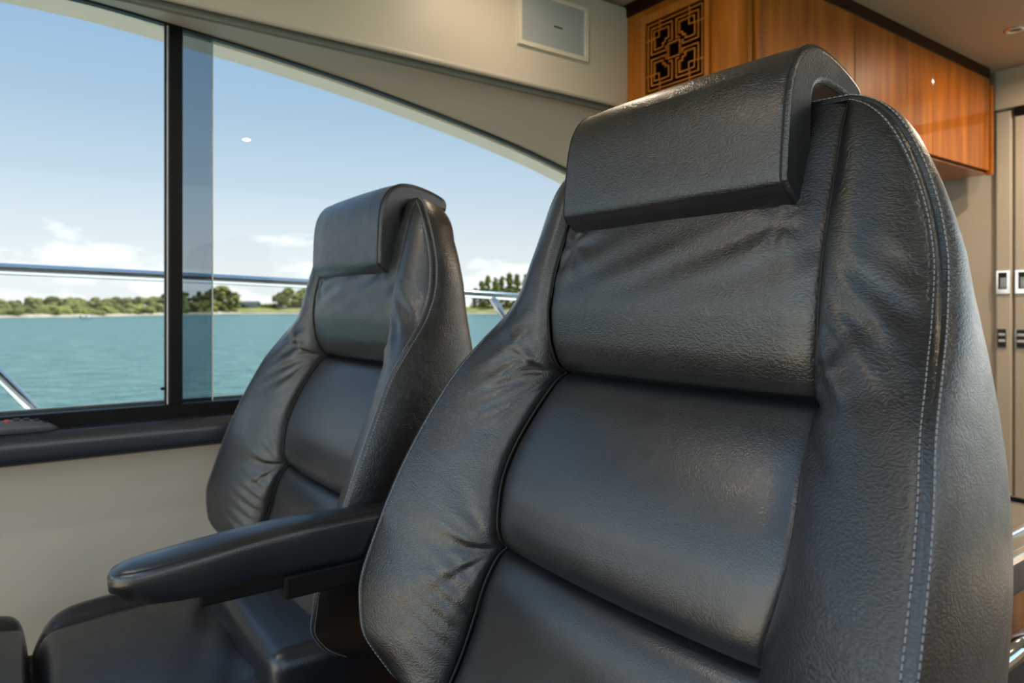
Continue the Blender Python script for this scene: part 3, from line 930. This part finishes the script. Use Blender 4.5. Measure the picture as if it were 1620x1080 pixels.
    # pedestal
    def lathe(name, prof, m, n=28):
        vs = []
        for r, z in prof:
            for k in range(n): vs.append((r * math.cos(k * 6.28318 / n) - 0.13, r * math.sin(k * 6.28318 / n), z))
        fs = [(i * n + k, i * n + (k + 1) % n, (i + 1) * n + (k + 1) % n, (i + 1) * n + k) for i in range(len(prof) - 1) for k in range(n)]
        fs.append(tuple(range(n))[::-1]); fs.append(tuple(range((len(prof) - 1) * n, len(prof) * n)))
        return obj(name, vs, fs, m, root, True)
    lathe('pedestal', [(0.19, 0.0), (0.19, 0.018), (0.10, 0.03), (0.06, 0.06), (0.06, 0.36), (0.09, 0.38), (0.09, 0.40)], 'brushed_steel')
    bm = bmesh.new(); add_box(bm, -0.50, 0.20, -0.27, 0.27, 0.395, 0.535, 0.015); bm_obj('seat_frame', bm, 'black_metal', root)
    bm = bmesh.new(); add_box(bm, -0.05, 0.27, -0.285, 0.285, 0.44, 0.66, 0.03, 4); bm_obj('seat_base', bm, 'smooth_leather', root, True)
    return root

chair1 = build_chair()
tag(chair1, 'near black leather helm seat with headrest cushion and padded armrest', 'seat', 'helm seats')

def copy_tree(o, parent=None):
    c = o.copy(); C.objects.link(c); c.parent = parent
    for k in 'label', 'category', 'group', 'kind':
        pass
    for ch in list(o.children): copy_tree(ch, c)
    return c
chair2 = copy_tree(chair1)
chair2.location = (CH_X - 0.070, CH_Y + 0.805, -0.015)
tag(chair2, 'far black leather helm seat beside the side window', 'seat', 'helm seats')
# the near seat's headrest is pulled a little higher
for ch in chair2.children:
    if ch.name.startswith(('backrest', 'headrest')):
        piv = Vector((0.66 - CH_X, 0, EZ + 0.02))
        ch.matrix_local = Matrix.Translation(piv) @ Matrix.Rotation(math.radians(-4.0), 4, 'Y') @ Matrix.Translation(-piv)
    if ch.name.startswith('headrest'):
        ch.location = ch.location + Vector((0.0, 0, -0.030))

def armrest(root):
    """padded armrest on the starboard side of the near seat"""
    P = org(root)
    arm = None
    y0, y1 = 0.975, 1.052
    xs = np.concatenate([0.098 + 0.062 * (1 - np.cos(np.linspace(0, math.pi / 2, 26))) ** 1.5, np.linspace(0.175, 0.52, 24)])
    def halfw(x):
        t = np.clip((x - 0.098) / 0.060, 0, 1)
        return 0.0385 * max(0.0, 1 - (1 - t) ** 2.6) ** (1 / 2.6) * float(np.interp(x, [.098, .22, .34, .45, .52], [.92, 1.0, .92, .62, .55])) + 0.0004
    def top(x): return float(np.interp(x, [0.098, 0.15, 0.25, 0.35, 0.45, 0.62], [-0.3335, -0.328, -0.317, -0.309, -0.307, -0.309]))
    def bot(x): return float(np.interp(x, [0.098, 0.104, 0.115, 0.14, 0.18, 0.25, 0.40, 0.62], [-0.366, -0.368, -0.374, -0.381, -0.385, -0.386, -0.383, -0.383]))
    ycf = lambda x: float(np.interp(x, [.09, .30, .45, .52], [1.0135, 1.0110, 0.995, 0.992]))
    XT, XC, HF, NE = 0.098, 0.165, 0.0375, 2.5
    def hw_r(x): return float(np.interp(x, [.165, .22, .34, .45, .52], [HF, 0.0380, 0.0350, 0.0240, 0.0212]))
    def outline(d):
        """plan outline inset by d: rear near corner, along to the blunt rounded tip, back to the rear far corner"""
        out = []
        for x in np.linspace(0.52, XC, 26)[:-1]: out.append((x, ycf(x) - max(hw_r(x) - d, 0.0005)))
        for th in np.linspace(-math.pi / 2, math.pi / 2, 41):
            c, s_ = max(0.0, math.cos(th)), math.sin(th)
            x = XC - max(XC - XT - d, 0.0005) * c ** (2 / NE)
            y = max(HF - d, 0.0005) * math.copysign(abs(s_) ** (2 / NE), s_)
            out.append((x, ycf(x) + y))
        for x in np.linspace(XC, 0.52, 26)[1:]: out.append((x, ycf(x) + max(hw_r(x) - d, 0.0005)))
        return out
    rings = [('b', 0.036, 0.0), ('b', 0.022, 0.0), ('b', 0.012, 0.002), ('b', 0.006, 0.007), ('b', 0.002, 0.018), ('t', 0.0, -0.026), ('t', -0.001, -0.015),
             ('t', 0.0, -0.008), ('t', 0.0028, -0.0028), ('t', 0.0042, -0.0034), ('t', 0.0056, -0.0016), ('t', 0.012, 0.0008), ('t', 0.022, 0.003), ('t', 0.036, 0.004)]
    vs = []
    for kind, d, dz in rings:
        for x, y in outline(d):
            z = (top(x) if kind == 't' else bot(x)) + dz
            vs.append((x - P.x, y - P.y, z + EZ - P.z))
    nsec = len(outline(0.0))
    fs = []
    for i in range(len(rings) - 1):
        for k in range(nsec):
            a = i * nsec + k; b = i * nsec + (k + 1) % nsec
            fs.append((a, b, b + nsec, a + nsec))
    h2 = nsec // 2
    for base, fl in ((0, True), ((len(rings) - 1) * nsec, False)):
        for k in range(h2):
            q = (base + k, base + k + 1, base + nsec - 2 - k, base + nsec - 1 - k)
            if len(set(q)) == 4: fs.append(q[::-1] if not fl else q)
    fs = [tuple(reversed(f)) for f in fs]
    arm = obj('armrest', vs, fs, 'smooth_leather', root, True)
    bma = bmesh.new(); bma.from_mesh(arm.data); bmesh.ops.recalc_face_normals(bma, faces=bma.faces); bma.to_mesh(arm.data); bma.free()
    # stitch rows on the shoulder, round the tip
    path, nrm = [], []
    ol = outline(-0.0006)
    for k in range(2, len(ol) - 2):
        x, y = ol[k]; tx, ty = ol[k + 1][0] - ol[k - 1][0], ol[k + 1][1] - ol[k - 1][1]
        l_ = math.hypot(tx, ty) + 1e-9
        path.append((x - P.x, y - P.y, top(x) - 0.0105 + EZ - P.z)); nrm.append((ty / l_ * 0.9, -tx / l_ * 0.9, 0.45))
    nrm = [(-a_ if (p_[0] + P.x < XC and a_ > 0) else a_, b_, c_) for (a_, b_, c_), p_ in zip(nrm, path)]
    a, b = stitches('st', np.array(path), np.array(nrm), None, pitch=0.0048, ln=0.003, r=0.0006)
    tag(obj('stitching', a, b, 'brown_thread', arm), kind='stuff')
    # bracket underneath
    bm = bmesh.new()
    def bx(x0_, x1_, z0_, z1_, yy=0.024, yc=0.99):
        add_box(bm, x0_ - P.x, x1_ - P.x, yc - yy - P.y, yc + yy - P.y, z0_ + EZ - P.z, z1_ + EZ - P.z, 0.004, 2)
    bx(0.20, 0.34, -0.398, -0.378, yc=1.008); bx(0.31, 0.52, -0.412, -0.378, 0.018, 0.992)
    bm_obj('arm_bracket', bm, 'black_metal', arm)
armrest(chair1)

# ------------------------------------------------------------------ remote control on the sill
rc = tag(empty('remote_control', (0.0, 1.905, EZ - 0.2785)), 'black remote control lying on the padded window sill', 'remote')
xs = np.linspace(-1, 1, 24); vs = []
for a in xs:
    L_ = 0.085
    x = a * L_; hw = 0.021 * (1 - abs(a) ** 6) ** 0.5 + 0.001; h = 0.024 * (1 - abs(a) ** 2.6) + 0.004
    for y, z in ((-hw, 0.0), (-hw * 1.03, h * .45), (-hw * .86, h * .86), (-hw * .4, h), (hw * .4, h), (hw * .86, h * .86), (hw * 1.03, h * .45), (hw, 0.0)):
        vs.append((x, y, z))
fs = []
for i in range(len(xs) - 1):
    for k in range(8):
        a = i * 8 + k; b = i * 8 + (k + 1) % 8; fs.append((a, a + 8, b + 8, b))
fs.append(tuple(range(8))); fs.append(tuple(range(23 * 8, 24 * 8))[::-1])
obj('body', vs, fs, 'remote_plastic', rc, True)
def button(x, y, w, d, m, h=0.0026):
    a = x / 0.085; z = 0.024 * (1 - abs(a) ** 2.6) + 0.004
    bm = bmesh.new(); add_box(bm, x - w / 2, x + w / 2, y - d / 2, y + d / 2, z - 0.004, z + h, 0.001, 2)
    bm_obj('button', bm, m, rc)
button(-0.012, -0.010, 0.009, 0.008, 'red_plastic', 0.003)
for x, y, w, d in ((0.006, -0.008, 0.012, 0.007), (0.024, -0.008, 0.012, 0.007), (0.042, -0.007, 0.011, 0.007), (0.058, -0.005, 0.009, 0.007),
                   (0.006, 0.006, 0.012, 0.007), (0.024, 0.006, 0.012, 0.007), (0.042, 0.006, 0.011, 0.007), (-0.034, -0.006, 0.012, 0.007), (-0.052, 0.0, 0.010, 0.008)):
    button(x, y, w, d, 'black_plastic')

# ------------------------------------------------------------------ teak wall cabinet
CX0, CX1, CY0, CY1, CZ0, CZ1 = 1.765, 3.56, 1.267, 1.748, 0.60, 1.026
def cabinet():
    root = tag(empty('wall_cabinet', (2.6, 1.6, EZ + CZ0)), 'varnished teak wall cabinet with carved fretwork panel', 'cabinet')
    P = org(root)
    def bx(name, x0, x1, y0, y1, z0, z1, m, par=root, bev=0.0):
        bm = bmesh.new(); add_box(bm, x0 - P.x, x1 - P.x, y0 - P.y, y1 - P.y, z0 + EZ - P.z, z1 + EZ - P.z, bev, 2)
        return bm_obj(name, bm, m, par)
    # carcass with a rounded forward inboard corner
    r = 0.035
    bx('body', CX0 + 0.02, CX1, CY0 + 0.003, 1.90, CZ0 + 0.004, CZ1, 'dark_teak')  # carcass coloured dark so the door gaps look shaded
    bx('bottom', CX0 + 0.04, CX1, CY0 + 0.003, 1.90, CZ0, CZ0 + 0.0045, 'teak')
    pl = [(CX0 + 0.03, 1.90), (CX0, 1.90), (CX0, CY0 + r)]
    for a in np.linspace(180, 270, 10): pl.append((CX0 + r + r * math.cos(math.radians(a)), CY0 + r + r * math.sin(math.radians(a))))
    pl += [(1.808, CY0), (1.808, CY0 + 0.02)]
    n = len(pl)
    vs = [(x - P.x, y - P.y, CZ0 + EZ - P.z) for x, y in pl] + [(x - P.x, y - P.y, CZ1 + EZ - P.z) for x, y in pl]
    fs = [(k, (k + 1) % n, n + (k + 1) % n, n + k) for k in range(n)] + [tuple(range(n))[::-1], tuple(range(n, 2 * n))]
    obj('forward_panel', vs, fs, 'teak', root)
    xs = (1.812, 2.382, 2.980, 3.535)
    for i in range(3):
        d = bx('door', xs[i] + 0.0025, xs[i + 1] - 0.0025, CY0 - 0.010, CY0 + 0.004, CZ0 + 0.012, CZ1 - 0.004, 'teak', bev=0.0015)
    bx('end_stile', 3.540, CX1 + 0.004, CY0 - 0.018, CY0 + 0.01, CZ0 - 0.004, CZ1 - 0.03, 'teak', bev=0.003)
    # cornice at the ceiling
    bm = bmesh.new()
    add_box(bm, CX0 - 0.006 - P.x, CX1 - P.x, CY0 - 0.006 - P.y, 1.9 - P.y, CZ1 + EZ - P.z, Z_CEIL + EZ - P.z, 0.004, 2)
    bm_obj('cornice', bm, 'dark_teak', root)
    # fretwork panel on the forward face: frame + lattice over a black sheet standing in for shaded depth
    fy0, fy1, fz0, fz1 = 1.385, 1.672, 0.700, 0.998
    ty0, ty1, tz0, tz1 = 1.4026, 1.653, 0.7265, 0.970
    bm = bmesh.new()
    x0, x1 = CX0 - 0.012, CX0 + 0.001
    for a0, a1, b0, b1 in ((fy0, fy1, fz0, tz0), (fy0, fy1, tz1, fz1), (fy0, ty0, tz0, tz1), (ty1, fy1, tz0, tz1)):
        add_box(bm, x0 - P.x, x1 - P.x, a0 - P.y, a1 - P.y, b0 + EZ - P.z, b1 + EZ - P.z)
    fp = bm_obj('fretwork_panel', bm, 'teak_light', root)
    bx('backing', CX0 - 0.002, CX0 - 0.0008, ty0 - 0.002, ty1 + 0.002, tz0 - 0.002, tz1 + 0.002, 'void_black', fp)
    bm = bmesh.new()
    S = ty1 - ty0; H = tz1 - tz0; w = 0.017
    cnt = [0]
    def strip(a0, b0, a1, b1):      # in panel units, a to the right as seen, b down; centre-line strip
        ya, yb = ty1 - max(a0, a1) * S, ty1 - min(a0, a1) * S
        za, zb = tz1 - max(b0, b1) * H, tz1 - min(b0, b1) * H
        h = w * S / 2
        cnt[0] += 1; e_ = 0.00003 * cnt[0]
        add_box(bm, CX0 - 0.0080 - e_ - P.x, CX0 - 0.0022 - P.x, ya - h - P.y, yb + h - P.y, za - h + EZ - P.z, zb + h + EZ - P.z)
    def path(pts):
        for p, q in zip(pts[:-1], pts[1:]): strip(*p, *q)
    def four(pts):
        for sx in (0, 1):
            for sy in (0, 1):
                path([((1 - a) if sx else a, (1 - b) if sy else b) for a, b in pts])
    # ring along the border, its ties to the frame
    path([(.045, .045), (.955, .045), (.955, .955), (.045, .955), (.045, .045)])
    four([(.25, 0), (.25, .25), (0, .25)])
    # nested corners of each quarter, stepping round the centre square
    four([(.465, .105), (.105, .105), (.105, .465)])
    four([(.465, .105), (.465, .36)]); four([(.105, .465), (.36, .465)])
    four([(.36, .465), (.36, .415)]); four([(.465, .36), (.415, .36)])
    four([(.41, .16), (.16, .16), (.16, .41)])
    four([(.41, .16), (.41, .31), (.355, .31), (.355, .355), (.31, .355), (.31, .41), (.16, .41)])
    four([(.16, .25), (.16, .16), (.25, .16), (.25, .25), (.16, .25)])
    path([(.40, .40), (.60, .40), (.60, .60), (.40, .60), (.40, .40)])
    lat = bm_obj('lattice', bm, 'teak_light', fp)
    return root
cabinet()

# ------------------------------------------------------------------ access panel on the overhead side panel
ap = tag(empty('access_panel', (1.4265, 1.748, EZ + 0.915)), 'grey rectangular flush plate with a small dark slot in a beige rim', 'panel')
P = org(ap)
bm = bmesh.new()
x0, x1, z0, z1 = 1.294, 1.559, 0.842, 0.995
for a0, a1, b0, b1 in ((x0 - .014, x1 + .014, z0 - .014, z0), (x0 - .014, x1 + .014, z1, z1 + .014), (x0 - .014, x0, z0, z1), (x1, x1 + .014, z0, z1)):
    add_box(bm, a0 - P.x, a1 - P.x, 1.7385 - P.y, 1.7485 - P.y, b0 + EZ - P.z, b1 + EZ - P.z)
bm_obj('rim', bm, 'rim_cream', ap)
bm = bmesh.new(); add_box(bm, x0 - P.x, x1 - P.x, 1.7445 - P.y, 1.7485 - P.y, z0 + EZ - P.z, z1 + EZ - P.z); bm_obj('plate', bm, 'pale_grey', ap)
bm = bmesh.new(); add_box(bm, 1.428 - P.x, 1.462 - P.x, 1.7435 - P.y, 1.7455 - P.y, 0.9135 + EZ - P.z, 0.9185 + EZ - P.z); bm_obj('slot', bm, 'dark_slot', ap)

# ------------------------------------------------------------------ aft bulkhead: header, locker doors with latches
XA = X_AFT
tag(box_obj('trim_4', XA - 0.05, XA + 0.001, -1.3, 1.266, 0.895, Z_CEIL, 'beige_panel', bevel=0.006), 'beige header across the aft bulkhead', kind='structure')
tag(box_obj('trim_5', XA - 0.035, XA - 0.0005, 0.62, 1.194, 0.862, 0.893, 'black_metal'), 'black rail under the aft header', kind='structure')
def locker(y0, y1, name, label, m):
    root = tag(empty(name, (XA, (y0 + y1) / 2, 0)), label, 'locker door')
    P = org(root)
    def bx(nm, x0_, x1_, a0, a1, b0, b1, mm, par=root, bev=0.0):
        bm = bmesh.new(); add_box(bm, x0_ - P.x, x1_ - P.x, a0 - P.y, a1 - P.y, b0 + EZ - P.z, b1 + EZ - P.z, bev, 3)
        return bm_obj(nm, bm, mm, par, False)
    bx('panel', XA - 0.025, XA - 0.0005, y0, y1, -EZ + 0.02, 0.858 if 'wide' in label else 0.893, m, bev=0.008)
    l = bx('latch', XA - 0.032, XA - 0.024, max(y0 + .004, y1 - 0.068), y1 - 0.004, 0.062, 0.172, 'chrome', bev=0.003)
    yc = (max(y0 + .004, y1 - 0.068) + y1 - 0.004) / 2
    bx('recess', XA - 0.0328, XA - 0.0318, yc - 0.016, yc + 0.018, 0.085, 0.160, 'dark_slot', l)
    bx('push_tab', XA - 0.037, XA - 0.0325, yc - 0.014, yc + 0.010, 0.090, 0.138, 'brushed_steel', l, 0.002)
    s = bx('switch_plate', XA - 0.030, XA - 0.0245, max(y0 + .018, y1 - 0.06), y1 - 0.004, -0.180, -0.094, 'chrome', bev=0.002)
    bx('rocker_bed', XA - 0.0325, XA - 0.0295, max(y0 + .020, y1 - 0.058), y1 - 0.012, -0.177, -0.097, 'black_plastic', s)
    for zc in (-0.120, -0.148):
        bx('rocker', XA - 0.0365, XA - 0.032, max(y0 + .022, y1 - 0.054), y1 - 0.015, zc - 0.006, zc + 0.006, 'white_plastic', s, 0.002)
locker(1.206, 1.269, 'locker_door', 'narrow beige locker panel with chrome latch beside the teak cabinet', 'beige_panel')
locker(0.70, 1.196, 'locker_door', 'wide beige locker door with chrome latch at the picture edge', 'beige_panel')

# ------------------------------------------------------------------ galley unit behind the near seat
gy, gz = 0.318, -0.300
gw = tag(empty('galley_worktop', (1.05, 0.5, EZ + gz - 0.045)), 'grey steel worktop with raised rims behind the near seat', 'worktop')
P = org(gw)
def gbx(nm, x0, x1, y0, y1, z0, z1, m, par, bev=0.0):
    p = org(par); bm = bmesh.new(); add_box(bm, x0 - p.x, x1 - p.x, y0 - p.y, y1 - p.y, z0 + EZ - p.z, z1 + EZ - p.z, bev, 2)
    return bm_obj(nm, bm, m, par)
gbx('slab', 0.84, 1.275, gy, 0.98, gz - 0.044, gz - 0.006, 'black_plastic', gw, 0.003)
gbx('steel_top', 0.842, 1.273, gy + 0.003, 0.978, gz - 0.007, gz - 0.001, 'brushed_steel', gw, 0.001)
gbx('rim', 0.842, 1.273, gy, gy + 0.010, gz - 0.008, gz + 0.003, 'steel', gw, 0.002)
gbx('rim', 0.842, 1.273, gy + 0.035, gy + 0.045, gz - 0.002, gz + 0.003, 'steel', gw, 0.002)
gbx('end_lip', 1.268, 1.280, gy, 0.98, gz - 0.010, gz + 0.004, 'black_plastic', gw, 0.002)
gc = tag(empty('galley_cabinet', (1.05, 0.5, 0)), 'teak cabinet below the steel worktop', 'cabinet')
gbx('body', 0.86, 1.26, gy + 0.015, 0.97, -EZ, gz - 0.0445, 'teak', gc)
tube('grab_rail', [(0.865, gy - 0.012, -0.392), (1.02, gy - 0.012, -0.392)], 0.0125, 'chrome', gc, n=18)
gbx('rail_bracket', 0.89, 0.97, gy - 0.016, gy + 0.016, -0.435, -0.402, 'black_plastic', gc, 0.004)

# ------------------------------------------------------------------ ceiling downlights
def downlight(x, y, label, power=None, warm=(1.0, 0.80, 0.58), lit=True):
    root = tag(empty('ceiling_downlight', (x, y, EZ + Z_CEIL)), label, 'light', 'ceiling downlights')
    n = 24; vs = []
    for r, z in ((0.020, -0.002), (0.030, -0.006), (0.036, -0.003), (0.037, 0.0)):
        for k in range(n): vs.append((r * math.cos(k * 6.28318 / n), r * math.sin(k * 6.28318 / n), z))
    obj('bezel', vs, [(i * n + k, i * n + (k + 1) % n, (i + 1) * n + (k + 1) % n, (i + 1) * n + k) for i in range(3) for k in range(n)], 'chrome', root, True)
    vs = [(0.021 * math.cos(k * 6.28318 / n), 0.021 * math.sin(k * 6.28318 / n), -0.0022) for k in range(n)]
    obj('lens', vs, [tuple(range(n))[::-1]], 'lamp_glow' if lit else 'grey_plastic', root)
    if power:
        ld = bpy.data.lights.new('downlight_bulb', 'AREA')
        ld.shape = 'DISK'; ld.size = 0.04; ld.energy = power; ld.color = warm; ld.spread = math.radians(170)
        lo = bpy.data.objects.new('bulb', ld); C.objects.link(lo); lo.parent = root; lo.location = (0, 0, -0.008)
downlight(3.14, 1.03, 'unlit small round ceiling light at the upper right edge', lit=False)
for x, y, lab in ((1.15, 1.45, 'lit round ceiling light between the far seat and the teak cabinet'),
                  (-0.6, 1.2, 'lit round ceiling light forward of the far seat'),
                  (-0.6, -0.6, 'lit round ceiling light forward on the port side'),
                  (1.2, -0.6, 'lit round ceiling light beside the near seat on the port side'),
                  (3.2, 0.72, 'round ceiling light added to brighten the beige locker doors'),  # extra lamp, put in to lift the dim aft bulkhead
                  (2.6, 0.3, 'lit round ceiling light in front of the aft door')):
    downlight(x, y, lab, LAMP_W * (3.0 if x > 2 else 0.6 if (x > 1 and y > 0) else 1))
